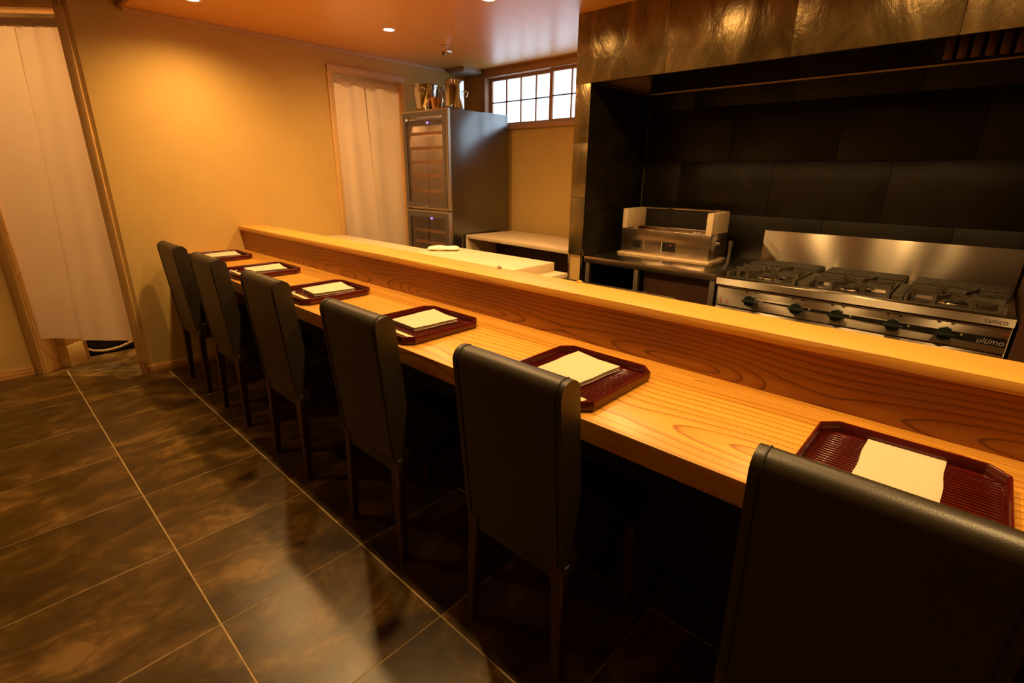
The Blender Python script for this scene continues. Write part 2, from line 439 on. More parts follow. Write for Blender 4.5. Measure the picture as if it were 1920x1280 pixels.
# walls
b = bm_new()
box(b, 0.433, 2.105, YB, YB+0.12, 0, ZU); box(b, 2.105, 2.80, YB, YB+0.12, 2.250, ZU); box(b, 2.80, XW+0.12, YB, YB+0.12, 0, ZU)
struct('wall_back', b, 'plaster', 'ochre plaster back wall')
b = bm_new()      # window wall with opening
WY0, WY1, WZ0, WZ1 = -0.10, -1.86, 1.895, 2.365
box(b, XW, XW+0.14, WY0, YB, 0, ZC+0.02); box(b, XW, XW+0.14, -6.1, WY1, 0, ZC+0.02)
box(b, XW, XW+0.14, WY1, WY0, 0, WZ0); box(b, XW, XW+0.14, WY1, WY0, WZ1, ZC+0.02)
struct('wall_right', b, 'plaster', 'ochre plaster wall under the high window')
b = bm_new()
dbox(b, 0.102, 0.175, -0.12, 0, 0, ZU); dbox(b, -0.675, -0.607, -0.12, 0, 0, ZU); dbox(b, -0.607, 0.102, -0.12, 0, 2.372, ZU)
struct('wall_diagonal', b, 'plaster', 'short diagonal ochre wall around the curtained doorway')
struct('wall_left_back', bx(-2.2, -0.160, 0.785, 0.90, 0, ZU), 'plaster', 'ochre plaster wall left of the doorway')
struct('wall_left', bx(-2.32, -2.2, -6.1, 0.90, 0, ZU), 'plaster', 'ochre plaster side wall of the guest aisle')
struct('wall_front', bx(-2.32, XW+0.14, -6.22, -6.1, 0, ZU), 'plaster', 'ochre plaster wall behind the viewer')
# rooms behind the two doorways
b = bm_new()
dbox(b, -2.6, 1.4, -2.15, -2.0, 0, ZU); dbox(b, -1.75, -1.6, -2.0, -0.12, 0, ZU)
struct('wall_back_room', b, 'plaster_dim', 'pale wall of the back room')
b = bm_new(); box(b, 1.3, 3.9, 1.60, 1.70, 0, ZU); box(b, 3.8, 3.9, YB+0.12, 1.6, 0, ZU); box(b, 1.20, 1.3, YB+0.12, 1.7, 0, ZU)
struct('wall_store_room', b, 'plaster_dim', 'pale wall of the store room')
# ceilings
struct('ceiling', bx(0.70, XW+0.14, -6.1, YB+0.12, ZC, ZC+0.04), 'ceil', 'orange brown veneered wooden ceiling')
struct('ceiling_upper', bx(-2.4, 0.70, -6.2, 3.2, ZU, ZU+0.05), 'ceil_white', 'higher plain ceiling over the guest aisle')
struct('ceiling_rear', bx(0.70, 4.0, YB+0.12, 3.2, ZU, ZU+0.05), 'ceil_white', 'plain ceiling of the back rooms')
struct('trim_1', bx(0.672, 0.700, -6.1, YB, ZC-0.012, ZU, bev=0.003), m_wood('fascia_wood', (0.36, 0.15, 0.06), (0.30, 0.11, 0.04), (0.2, 0.06, 0.02), across='Z', depth='X', rings=80), 'dark wooden fascia along the ceiling edge')
struct('trim_2', bx(0.700, XW, YB-0.016, YB, ZC-0.028, ZC, bev=0.002), 'casing_h', 'pale wooden strip where back wall meets ceiling')
# baseboards
struct('baseboard_back', bx(0.425, 1.228, YB-0.013, YB, 0, 0.068, bev=0.003), 'base', 'wooden baseboard along the back wall')
b = bm_new(); dbox(b, 0.155, 0.184, 0.0, 0.013, 0, 0.068, 0.003)
struct('baseboard_diagonal', b, 'base', 'short wooden baseboard beside the door casing')
struct('baseboard_left', bx(-2.2, -0.17, 0.772, 0.785, 0, 0.068, bev=0.003), 'base', 'wooden baseboard left of the doorway')

# door 1 (diagonal) : casing
d1 = thing('door_1', 'wooden door casing around the curtained diagonal doorway', None, D(-0.25, 0, 0)); d1['kind'] = 'structure'
for nm, t0, t1, z0, z1 in (('jamb', 0.090, 0.102, 0, 2.372), ('jamb', -0.607, -0.595, 0, 2.372), ('head_jamb', -0.607, 0.102, 2.360, 2.372)):
    b = bm_new(); dbox(b, t0, t1, -0.135, 0.002, z0, z1, 0.001); obj(nm, b, 'casing', d1)
for nm, t0, t1, z0, z1 in (('casing', 0.096, 0.150, 0, 2.43), ('casing', -0.655, -0.600, 0, 2.43), ('head_casing', -0.655, 0.150, 2.366, 2.43)):
    b = bm_new(); dbox(b, t0, t1, 0.0, 0.016, z0, z1, 0.002); obj(nm, b, 'casing', d1)
# door 2 (back wall)
d2 = thing('door_2', 'pale wooden door casing on the back wall beside the wine cooler', None, (2.45, YB, 0)); d2['kind'] = 'structure'
for nm, a in (('casing', (2.062, 2.107, YB-0.014, YB, 0, 2.296)), ('casing', (2.798, 2.846, YB-0.014, YB, 0, 2.296)), ('head_casing', (2.062, 2.846, YB-0.015, YB, 2.247, 2.297)),
              ('jamb', (2.105, 2.117, YB-0.005, YB+0.13, 0, 2.25)), ('jamb', (2.788, 2.80, YB-0.005, YB+0.13, 0, 2.25)), ('head_jamb', (2.105, 2.80, YB-0.005, YB+0.13, 2.238, 2.25))):
    obj(nm, bx(*a, bev=0.0015), 'casing_h' if nm.startswith('head') else 'casing', d2)

# window
wn = thing('window_1', 'high wooden window with paper-white panes above the wine cooler', None, (XW, -0.95, 1.86)); wn['kind'] = 'structure'
for nm, a in (('frame_head', (XW-0.022, XW+0.13, WY1-0.05, -0.056, 2.350, 2.402)), ('frame_stile', (XW-0.022, XW+0.13, -0.118, -0.058, 1.90, 2.35)),
              ('frame_stile', (XW-0.022, XW+0.13, WY1-0.05, WY1+0.01, 1.90, 2.35)), ('sill', (XW-0.035, XW+0.13, WY1-0.06, -0.046, 1.862, 1.902))):
    obj(nm, bx(*a, bev=0.002), 'sash', wn)
def sash(y0, y1, x):
    sx = tag(obj('sash', bx(x, x+0.028, y1, y1+0.036, 1.902, 2.35, bev=0.002), 'sash', wn))
    for a in ((x, x+0.028, y0-0.036, y0, 1.902, 2.35), (x, x+0.028, y1+0.036, y0-0.036, 2.322, 2.35), (x, x+0.028, y1+0.036, y0-0.036, 1.902, 1.930)):
        obj('sash_rail', bx(*a, bev=0.001), 'sash', sx)
    yi0, yi1 = y0-0.036, y1+0.036; n = 4
    for k in range(1, n):
        y = yi0 + (yi1-yi0)*k/n
        obj('muntin', bx(x+0.006, x+0.020, y-0.0065, y+0.0065, 1.93, 2.322), 'sash', sx)
    obj('muntin', bx(x+0.004, x+0.018, yi1, yi0, 2.1195, 2.1295), 'black', sx)
    for k in range(n):
        ya = yi0 + (yi1-yi0)*k/n; yb = yi0 + (yi1-yi0)*(k+1)/n
        for za, zb in ((1.93, 2.124), (2.126, 2.322)):
            obj('pane', bx(x+0.022, x+0.026, yb, ya, za, zb), 'pane', sx)
sash(-0.118, -0.962, XW+0.045)
sash(-0.930, -1.845, XW+0.010)

# kitchen partition, alcove
YP0, YP1 = -1.905, -2.030
XA, XH, YR = 3.52, 2.722, -4.335
struct('wall_partition', bx(XH+0.012, XW, YP1+0.012, YP0, 0, ZC), 'plaster', 'ochre partition beside the cooking alcove')
b = bm_new(); box(b, XA, XW, -4.95, YP1, 0, ZC)
struct('wall_kitchen', b, 'darkpanel', 'wall behind the cooking alcove')
WK = bpy.data.objects['wall_kitchen']
rows = [(0.0, 0.83), (0.83, 1.186), (1.186, 1.545), (1.545, 1.905), (1.905, ZC)]
for k, (z0, z1) in enumerate(rows):
    off = (-0.68, 0.0, -0.30, 0.0, -0.35)[k]
    y = YP1 - 0.012; edges = [y]
    yy = y + off
    while yy > YR - 0.6:
        if yy < y - 0.05: edges.append(yy)
        yy -= 0.654
    for ya, yb in zip(edges, edges[1:]):
        obj('wall_panel', bx(XA-0.012 - random.uniform(0, 0.0012), XA, yb+0.0012, ya-0.0012, z0+0.0012, z1-0.0012, bev=0.0008), 'alcove', WK)
WP = bpy.data.objects['wall_partition']
for z0, z1 in ((0.895, 1.29), (1.29, 1.65), (1.65, 2.016)):
    obj('facing_panel', bx(XH, XH+0.012, YP1, YP0-0.002, z0+0.001, z1-0.001, bev=0.0008), 'hood', WP)
for z0, z1 in ((0.0, 1.186), (1.186, 1.545), (1.545, 2.016)):
    obj('side_panel', bx(XH+0.002, XA-0.012, YP1, YP1+0.012, z0+0.001, z1-0.001, bev=0.0008), 'alcove', WP)
for y in (YP0-0.001, YP1+0.012):
    obj('corner_guard', bx(XH+0.002, XH+0.014, y-0.014, y, 0.0, 0.935, bev=0.001), 'steel_plain', WP)
b = bm_new(); box(b, XH, XA, YR-0.6, YR, 0, ZC)
struct('wall_kitchen_end', b, 'brownpanel', 'dark brown end wall beside the gas range')

# ================================================================== lamps
def downlight(x, y, z, power, label, vis=True, spot=2.75, warm=WARM):
    t = thing('downlight', label, 'lamp', (x, y, z), 'recessed ceiling downlights')
    b = bm_new(); lathe(b, [(0.036, 0.0), (0.036, -0.0015), (0.047, -0.004), (0.050, -0.001), (0.050, 0.0)], (x, y, z), 40); obj('ring', b, 'ring', t)
    b = bm_new(); cone(b, (x, y), 0.036, 0.036, z-0.0018, z-0.0008, 40); obj('lens', b, 'lens', t)
    l = bpy.data.lights.new('downlight_bulb', 'SPOT'); l.energy = power; l.color = warm
    l.spot_size = spot; l.spot_blend = 1.0; l.shadow_soft_size = 0.035
    lo = bpy.data.objects.new('bulb', l); COL.objects.link(lo); lo.parent = t; lo.location = (0, 0, -0.012)
    return t
for k in range(5):
    lab = ('round recessed downlight nearest the back wall over the counter', 'second round downlight from the back wall over the counter', 'third round downlight over the counter', 'fourth round downlight over the counter', 'fifth round downlight over the counter')[k]
    downlight(0.96, -0.32 - 1.03*k, ZC, LAMP_W, lab)
for k in range(4):
    lab = ('round downlight in the ceiling before the wine cooler', 'round downlight in the ceiling near the left end of the hood', 'round downlight over the aisle before the hood', 'round downlight over the aisle before the gas range')[k]
    downlight(2.13, -0.65 - 1.03*k, ZC, LAMP_W2, lab, spot=3.0)
for k, y in enumerate((-0.55,)):
    downlight(-0.60, y, ZU, LAMP_W3, ('round downlight in the high ceiling before the doorway', 'round downlight in the high ceiling of the guest aisle')[k])
p = D(-0.30, -0.80, ZU)
downlight(p.x, p.y, ZU, 300.0, 'round downlight in the back room', warm=(1.0, 0.67, 0.31))
downlight(2.45, 0.95, ZU, 130.0, 'unseen downlight added in the store room to brighten the curtain', warm=(1.0, 0.74, 0.42))  # unseen lamp, added to brighten the linen curtain from behind

# ================================================================== the counter
ct = thing('dining_counter', 'long wooden dining counter with a raised back ledge', 'counter', (0.95, -2.4, 0))
YF = -6.0
obj('table_board', bx(0.690, 1.118, YF, YB-0.002, 0.788, 0.850, bev=0.0025), 'board', ct)
obj('table_board', bx(1.1185, 1.209, YF, YB-0.002, 0.788, 0.8495, bev=0.001), 'board2', ct)
obj('riser', bx(1.208, 1.245, YF, YB-0.002, 0.790, 1.004, bev=0.001), 'riser', ct)
obj('ledge', bx(1.188, 1.366, YF, YB-0.002, 1.004, 1.034, bev=0.002), 'ledge', ct)
obj('front_panel', bx(1.228, 1.250, YF, YB-0.002, 0.0, 0.788), 'darkpanel', ct)
obj('back_panel', bx(1.330, 1.350, YF, YB-0.002, 0.0, 1.004), 'steel_top', ct)
obj('back_rebate', bx(1.366, 1.376, -3.30, YB-0.002, 1.016, 1.030, bev=0.001), 'ledge', ct)

# ------------------------------------------------------------------ chairs
def chair_proto():
    t = thing('dining_chair', 'x', 'chair', (0.60, 0, 0), 'dark leather chairs along the counter')
    W = 0.190
    # backrest: leaning slab with a rounded top
    prof = [(0.596, 0.445), (0.5525, 0.955)]
    cx, cz, r = 0.5905, 0.960, 0.038
    for k in range(0, 9):
        a = PI - k*PI/8
        prof.append((cx + r*math.cos(a), cz + r*math.sin(a)*0.95))
    prof += [(0.660, 0.62), (0.690, 0.50), (0.690, 0.445)]
    b = bm_new(); prism(b, prof, -W, W, 'Y')
    es = [e for e in b.edges if len(e.link_faces) == 2 and e.calc_face_angle(0) > 0.9]
    bmesh.ops.bevel(b, geom=es, offset=0.017, segments=4, affect='EDGES', profile=0.5)
    back = obj('backrest', b, 'leather', t, 0.9)
    for s in (-1, 1):
        b = bm_new(); pts = [(x, s*(W-0.0105), z) for x, z in prof[:8]]
        pts = [(x - 0.0008 if i < 2 else x, y, z) for i, (x, y, z) in enumerate(pts)]
        pts = [(p[0], s*(W-0.0185), p[2] + (0.0006 if i > 2 else 0)) for i, p in enumerate(pts)]
        tube(b, pts, 0.0022, 6); obj('piping', b, 'seam', back)
    b = bm_new(); box(b, 0.625, 1.045, -0.205, 0.205, 0.405, 0.492, 0.022, 3); obj('seat', b, 'leather', t, 0.9)
    b = bm_new(); box(b, 0.600, 1.030, -0.195, 0.195, 0.385, 0.447, 0.006, 2); obj('seat_frame', b, 'leather', t)
    for x, xb, s in ((0.617, 0.602, 1), (0.617, 0.602, -1), (1.005, 1.010, 1), (1.005, 1.010, -1)):
        b = bm_new(); vt = []
        for z, h, xx, yy in ((0.0, 0.0135, xb, 0.184), (0.44, 0.0205, x, 0.165)):
            vt.append([b.verts.new((xx+dx*h, s*yy+dy*h, z)) for dx, dy in ((-1, -1), (1, -1), (1, 1), (-1, 1))])
        for i in range(4):
            j = (i+1) % 4; b.faces.new((vt[0][i], vt[0][j], vt[1][j], vt[1][i]))
        b.faces.new(vt[0][::-1]); b.faces.new(vt[1])
        bmesh.ops.bevel(b, geom=b.edges[:], offset=0.0025, segments=1, affect='EDGES')
        obj('leg', b, 'legwood', t)
    return t
CH = [(-0.30, 0.008, 'dark leather chair nearest the back wall'),
      (-0.985, 0.006, 'dark leather chair second from the back wall'),
      (-1.765, 0.003, 'dark leather chair third from the back wall'),
      (-2.560, 0.0, 'dark leather chair fourth from the back wall, in the middle'),
      (-3.325, 0.0, 'dark leather chair second nearest the viewer'),
      (-4.118, 0.0, 'dark leather chair nearest the viewer, cut by the right edge')]
proto = chair_proto()
for i, (y, dx, lab) in enumerate(CH):
    o = proto if i == 0 else copy_tree(proto)
    o.location = (0.60 + dx, y, 0); o['label'] = lab

# ------------------------------------------------------------------ trays and settings
def tray_proto():
    t = thing('serving_tray', 'x', 'tray', (0, 0, 0.8505), 'red lacquer trays on the counter')
    hx, hy, c = 0.185, 0.172, 0.034
    def octa(k): 
        X, Y, C = hx-k, hy-k, c-k*0.4
        return [(-X+C, -Y), (X-C, -Y), (X, -Y+C), (X, Y-C), (X-C, Y), (-X+C, Y), (-X, Y-C), (-X, -Y+C)]
    b = bm_new(); prism(b, octa(0.006), 0.850, 0.8565)
    obj('base', b, 'lacquer', t)
    b = bm_new(); n = 27
    for k in range(n):
        x = -0.160 + 0.320*k/(n-1)
        lim = hy - 0.011 - max(0, abs(x) - (hx - c))*1.0
        box(b, x-0.0040, x+0.0040, -lim, lim, 0.8560, 0.8588, 0.0014, 1)
    obj('ribs', b, 'lacquer', t)['kind'] = 'stuff'
    b = bm_new(); prof = [(0.004, 0.8505), (-0.001, 0.856), (-0.0015, 0.878), (0.0005, 0.8815), (0.005, 0.8815), (0.007, 0.878), (0.008, 0.8555)]
    rings = [[b.verts.new((x, y, z)) for x, y in octa(k)] for k, z in prof]
    for A, B in zip(rings, rings[1:]):
        for i in range(8):
            j = (i+1) % 8; b.faces.new((A[i], A[j], B[j], B[i]))
    obj('rim', b, 'lacquer_rim', t, 0.6)
    return t
def napkin(name, x, y, rz, layers, hx, hy, label, z=0.8595, th=0.0062):
    b = bm_new()
    N = 14
    for L in range(layers):
        sh = 1.0 - 0.02*((layers-1-L) % 2)
        z0 = L*th
        grid = {}
        for top in (0, 1):
            for i in range(N+1):
                for j in range(N+1):
                    u, v = i/N*2-1, j/N*2-1
                    e = max(abs(u), abs(v))
                    puff = 1 - max(0, (e-0.86)/0.14)**2*0.85
                    lift = 0.0022*math.sin(2.3*u + 0.8*L) * (0.5+0.5*v) + 0.004*max(0, v)*max(0, u)*L
                    zz = z0 + th*0.5 + (th*0.46*puff)*(1 if top else -1) + (lift if L else lift*0.2)
                    if not top and L == 0: zz = max(zz, 0.0002)
                    grid[top, i, j] = b.verts.new((u*hx*sh, v*hy*sh + 0.0012*math.sin(5*u), zz))
        for i in range(N):
            for j in range(N):
                b.faces.new((grid[1, i, j], grid[1, i+1, j], grid[1, i+1, j+1], grid[1, i, j+1]))
                b.faces.new((grid[0, i, j], grid[0, i, j+1], grid[0, i+1, j+1], grid[0, i+1, j]))
        for i in range(N):
            for a, c_ in (((i, 0), (i+1, 0)), ((i+1, N), (i, N)), ((0, i+1), (0, i)), ((N, i), (N, i+1))):
                b.faces.new((grid[0, a[0], a[1]], grid[0, c_[0], c_[1]], grid[1, c_[0], c_[1]], grid[1, a[0], a[1]]))
    me = mesh(name, b, 'napkin', 1.2)
    o = bpy.data.objects.new(name, me); COL.objects.link(o); o.location = (x, y, z); o.rotation_euler[2] = rz
    return tag(o, label, 'napkin', 'folded ivory napkins on the trays')
TR = [(-0.172, 0.895), (-0.925, 0.897), (-1.722, 0.892), (-2.535, 0.890), (-3.312, 0.889), (-4.118, 0.886)]
pos = ('nearest the back wall', 'second from the back wall', 'third from the back wall', 'fourth from the back wall', 'second nearest the viewer', 'nearest the viewer')
tp = tray_proto()
for i, (y, x) in enumerate(TR):
    o = tp if i == 0 else copy_tree(tp)
    o.location = (x, y, 0.8508); o['label'] = 'red lacquer tray with ribbed base and clipped corners, ' + pos[i]
    if i == 5:
        napkin('folded_napkin', 0.955, y+0.0, 0.02, 1, 0.105, 0.072, 'flat folded ivory napkin on the tray nearest the viewer', th=0.005)
    else:
        napkin('folded_napkin', x+0.037, y+0.016, (-0.10, -0.14, -0.10, -0.06, -0.06)[i], 3, 0.105, 0.085, 'folded ivory napkin on the tray ' + pos[i])
for i in (1, 2, 3, 4):
    y, x = TR[i]
    for k in range(2):
        b = bm_new(); xx = x - 0.140 + 0.010*k; n = 10; zz = 0.8665
        y0, y1 = y - 0.132, y + 0.105
        r0, r1 = 0.0042, 0.0028
        A = [b.verts.new((xx + dx*r0, y0, 0.8637 + dz*r0)) for dx, dz in ((-1, -1), (1, -1), (1, 1), (-1, 1))]
        B = [b.verts.new((xx + dx*r1 - 0.002*k, y1, 0.8700 + dz*r1)) for dx, dz in ((-1, -1), (1, -1), (1, 1), (-1, 1))]
        for q in range(4):
            j = (q+1) % 4; b.faces.new((A[q], A[j], B[j], B[q]))
        b.faces.new(A[::-1]); b.faces.new(B)
        o = obj('chopstick', b, 'chop')
        tag(o, 'pale wooden chopstick at the ' + ('outer' if k == 0 else 'inner') + ' side on the tray ' + pos[i], 'chopstick', 'chopsticks on the trays')
for i in (1, 2, 3, 4):
    y, x = TR[i]
    b = bm_new()
    lathe(b, [(0.0, 0.0), (0.015, 0.0), (0.019, 0.004), (0.012, 0.010), (0.004, 0.0112), (0.0, 0.0095)], (x-0.128, y+0.085, 0.8592), 14)
    for v in b.verts: v.co.y = y+0.085 + (v.co.y-(y+0.085))*0.45
    vs = len(b.verts)
    for s in (-1, 1):
        bmesh.ops.create_icosphere(b, subdivisions=2, radius=0.0065, matrix=Matrix.Translation((x-0.128+s*0.017, y+0.085, 0.8672)))
    bmesh.ops.remove_doubles(b, verts=b.verts, dist=0.0001)
    tag(obj('chopstick_rest', b, 'rest', None, 1.2), 'small glazed chopstick rest on the tray ' + pos[i], 'chopstick rest', 'chopstick rests on the trays')

# ------------------------------------------------------------------ kitchen side of the counter
st = thing('steel_prep_table', 'low steel prep table behind the counter', 'table', (1.75, -1.5, 0))
obj('table_top', bx(1.385, 2.04, -3.085, YB-0.01, 0.832, 0.8738, bev=0.002), 'steel_top', st)
for x in (1.44, 1.99):
    for y in (-3.03, -1.5, 0.10): 
        b = bm_new(); cone(b, (x, y), 0.019, 0.019, 0.0, 0.832, 16); obj('leg', b, 'steel_plain', st)
tag(obj('prep_board', bx(1.390, 2.062, -2.400, YB-0.004, 0.874, 0.900, bev=0.002), 'hinoki'), 'long pale wooden prep board on the steel table behind the ledge', 'board')
tag(obj('cutting_board', bx(1.600, 2.050, -2.308, -1.405, 0.900, 0.952, bev=0.002), 'hinoki'), 'thick pale wooden cutting board lying on the prep board', 'cutting board')
b = bm_new(); N = 18
g = {}
for top in (0, 1):
    for i in range(N+1):
        for j in range(N+1):
            u, v = i/N*2-1, j/N*2-1
            e = (abs(u)**4 + abs(v)**4)**0.25
            puff = math.sqrt(max(0.0, 1-min(1, e)**6))
            k = 0.94 if e > 1 else 1
            zz = 0.952 + 0.014 + (0.0135*puff + 0.003*math.sin(4*u+1)*puff + 0.002*math.sin(6*v))*(1 if top else -0.98)
            zz = max(zz, 0.9525)
            g[top, i, j] = b.verts.new((u*0.045*(1+0.06*math.sin(3*v)), v*0.105*(1+0.05*math.sin(4*u)), zz))
for i in range(N):
    for j in range(N):
        b.faces.new((g[1, i, j], g[1, i+1, j], g[1, i+1, j+1], g[1, i, j+1])); b.faces.new((g[0, i, j], g[0, i, j+1], g[0, i+1, j+1], g[0, i+1, j]))
for i in range(N):
    for a, c_ in (((i, 0), (i+1, 0)), ((i+1, N), (i, N)), ((0, i+1), (0, i)), ((N, i), (N, i+1))):
        b.faces.new((g[0, a[0], a[1]], g[0, c_[0], c_[1]], g[1, c_[0], c_[1]], g[1, a[0], a[1]]))
bmesh.ops.transform(b, matrix=Matrix.Translation((1.885, -1.485, 0)) @ Matrix.Rotation(0.72, 4, 'Z'), verts=b.verts)
tag(obj('folded_towel', b, 'towel', None, 1.3), 'white folded towel lying on the cutting board', 'towel')
b = bm_new(); bmesh.ops.create_icosphere(b, subdivisions=2, radius=0.012, matrix=Matrix.Translation((1.352, -2.535, 1.0395)) @ Matrix.Diagonal((0.9, 1.0, 0.62, 1)))
for v in b.verts: v.co.z = max(1.0342, v.co.z + 0.002*math.sin(300*v.co.y))
tag(obj('pebble', b, m_plain('grey_pebble', (0.30, 0.26, 0.20), 0.6)), 'small grey pebble on the back edge of the ledge', 'stone')
b = bm_new(); prism(b, [(-2.992, 1.0342), (-2.970, 1.0342), (-2.974, 1.041), (-2.980, 1.0425), (-2.989, 1.040)], 1.345, 1.366, 'X')
tag(obj('wood_wedge', b, 'ledge'), 'tiny pale wooden wedge on the back edge of the ledge', 'wedge')

# ------------------------------------------------------------------ wooden cabinet under the window
cb = thing('wooden_cabinet', 'low pale wooden cabinet with an open front under the window', 'cabinet', (2.958, -0.515, 0))
cb.rotation_euler[2] = math.radians(-4.6)
def local(name, args, mat, par, bev=0.0015):
    b = bx(*args, bev=bev); o = bpy.data.objects.new(name, mesh(name, b, mat)); COL.objects.link(o); o.parent = par; return o
ZT = 0.89
local('top', (0, 0.60, -1.33, 0, ZT-0.030, ZT), 'hinoki', cb)
local('side_panel', (0, 0.60, -0.026, 0, 0, ZT-0.030), 'hinoki', cb)
local('side_panel', (0, 0.60, -1.33, -1.304, 0, ZT-0.030), 'hinoki', cb)
local('shelf', (0.03, 0.59, -1.304, -0.026, 0.42, 0.44), 'brownpanel', cb)
local('back_panel', (0.36, 0.375, -1.304, -0.026, 0.0, ZT-0.030), 'brownpanel', cb)

# ------------------------------------------------------------------ wine cooler
wc = thing('wine_cooler', 'tall black two-door wine cooler with smoked glass doors', 'wine cooler', (3.15, -0.16, 0))
XF = 2.778; y0, y1 = -0.490, 0.165
b = bm_new()
box(b, XF+0.05, 3.555, y0, y0+0.03, 0.02, 1.982, 0.004); box(b, XF+0.05, 3.555, y1-0.03, y1, 0.02, 1.982, 0.004)
box(b, 3.52, 3.555, y0+0.03, y1-0.03, 0.02, 1.982); box(b, XF+0.05, 3.555, y0+0.03, y1-0.03, 1.94, 1.982, 0.003); box(b, XF+0.05, 3.52, y0+0.03, y1-0.03, 0.02, 0.10)
box(b, XF+0.05, 3.52, y0+0.03, y1-0.03, 1.08, 1.13)
obj('body', b, 'blackgloss', wc)
b = bm_new(); box(b, 3.10, 3.11, y0+0.03, y1-0.03, 0.10, 1.94); obj('interior_back', b, 'inside', wc)
for s, yy in ((1, y0+0.031), (-1, y1-0.039)):
    obj('interior_side', bx(XF+0.055, 3.10, yy, yy+0.008, 0.10, 1.94), 'inside', wc)
for z0, z1, dz in ((1.117, 1.984, 0), (0.05, 1.103, 0)):
    d = obj('door', bx(XF+0.004, XF+0.046, y0, y0+0.018, z0, z1, bev=0.002), 'steel', wc)
    f = 0.016
    for a in ((XF+0.004, XF+0.046, y1-0.018, y1, z0, z1), (XF+0.004, XF+0.046, y0+0.018, y1-0.018, z1-f, z1), (XF+0.004, XF+0.046, y0+0.018, y1-0.018, z0, z0+f)):
        obj('frame_rail', bx(*a, bev=0.001), 'steel', d)
    for a in ((XF+0.001, XF+0.020, y0+0.018, y0+0.062, z0+f, z1-f), (XF+0.001, XF+0.020, y1-0.062, y1-0.018, z0+f, z1-f),
              (XF+0.001, XF+0.020, y0+0.062, y1-0.062, z1-f-0.045, z1-f), (XF+0.001, XF+0.020, y0+0.062, y1-0.062, z0+f, z0+f+0.045)):
        obj('glass_border', bx(*a), 'blackgloss', d)
    obj('pane', bx(XF+0.006, XF+0.010, y0+0.062, y1-0.062, z0+f+0.045, z1-f-0.045), 'glass', d)
b = bm_new(); cone(b, (-0.16, 1.142), 0.009, 0.008, XF-0.004, XF+0.006, 16, 'X'); obj('lock', b, 'chrome', wc)
for z, yy in ((1.878, -0.19), (1.030, -0.20)):
    obj('display', bx(XF+0.024, XF+0.030, yy-0.012, yy+0.012, z-0.007, z+0.007), 'blue', wc)
    obj('control_panel', bx(XF+0.031, XF+0.10, y0+0.04, y1-0.04, z-0.018, z+0.03), 'black', wc)
for z in (1.793, 1.667, 1.543, 1.421, 1.28, 0.905, 0.79, 0.66, 0.53, 0.40, 0.27):
    sh = obj('shelf', bx(XF+0.06, XF+0.072, y0+0.045, y1-0.045, z-0.015, z+0.013), 'rack', wc)
    for q in range(4): obj('shelf_rod', bx(XF+0.072, 3.08, y0+0.08+q*0.16, y0+0.086+q*0.16, z-0.006, z), 'rack', sh)
l = bpy.data.lights.new('cooler_strip', 'AREA'); l.shape = 'RECTANGLE'; l.size = 0.03; l.size_y = 0.5; l.energy = 5.0; l.color = (1, 0.72, 0.46)
lo = bpy.data.objects.new('cooler_light', l); COL.objects.link(lo); lo.parent = wc; lo.location = (XF+0.13-3.15, -0.16+0.16, 1.93); lo.rotation_euler = (0, 0, 0)
b = bm_new(); box(b, XF+0.01, XF+0.085, y0, y0+0.07, 1.984, 1.992, 0.002); obj('hinge', b, 'black', wc)

# things on the wine cooler
ib = thing('ice_bucket', 'tapered polished steel ice bucket on the wine cooler', 'ice bucket', (2.915, -0.045, 1.982))
b = bm_new(); c = (2.915, -0.045, 1.982)
lathe(b, [(0.0, 0.002), (0.088, 0.002), (0.092, 0.008), (0.124, 0.222), (0.128, 0.226), (0.124, 0.228), (0.119, 0.222), (0.087, 0.010), (0.0, 0.010)], c, 48); obj('bowl', b, 'steel_plain', ib, 0.6)
for a in (2.36+1.45, 2.36-1.69):
    b = bm_new(); k = Vector((math.cos(a), math.sin(a), 0)); p = Vector(c) + k*0.124 + Vector((0, 0, 0.195))
    bmesh.ops.create_uvsphere(b, u_segments=16, v_segments=10, radius=0.012, matrix=Matrix.Translation(p)); kn = obj('knob', b, 'chrome', ib, 1.5)
    b = bm_new(); tn = Vector((-k.y, k.x, 0)); cc = p + k*0.010 + Vector((0, 0, -0.026))
    tube(b, [cc + tn*0.028*math.cos(2*PI*q/20) + Vector((0, 0, 0.028*math.sin(2*PI*q/20))) for q in range(20)], 0.0035, 8, True); obj('ring_handle', b, 'chrome', kn, 1.5)
wk = thing('wine_bucket', 'tall cylindrical steel wine bucket at the corner of the wine cooler', 'wine bucket', (2.985, -0.365, 1.993))
b = bm_new(); lathe(b, [(0.0, 0.0), (0.086, 0.0), (0.088, 0.004), (0.088, 0.232), (0.085, 0.234), (0.082, 0.232), (0.082, 0.006), (0.0, 0.006)], (2.985, -0.365, 1.993), 48); obj('bowl', b, 'steel_plain', wk, 0.6)
k = Vector((0.68, -0.73, 0))
b = bm_new(); p = Vector((2.985, -0.365, 1.993)) + k*0.088 + Vector((0, 0, 0.14))
tube(b, [p, p + k*0.028 + Vector((0, 0, 0.012)), p + k*0.034 + Vector((0, 0, 0.004)), p + k*0.022 + Vector((0, 0, -0.04))], 0.006, 10); obj('handle', b, 'chrome', wk, 1.5)
ck = thing('copper_bucket', 'small hammered copper ice pail with wire handle between the steel buckets', 'ice pail', (2.905, -0.215, 1.982))
b = bm_new(); lathe(b, [(0.0, 0.002), (0.043, 0.002), (0.058, 0.105), (0.060, 0.108), (0.056, 0.106), (0.042, 0.006), (0.0, 0.006)], (2.905, -0.215, 1.982), 40)
for v in b.verts:
    if 0.01 < v.co.z-1.982 < 0.1: v.co += Vector((random.uniform(-1, 1), random.uniform(-1, 1), 0))*0.0015
obj('bowl', b, 'cu', ck, 0.4)
b = bm_new(); kk = Vector((0.68, -0.73, 0))
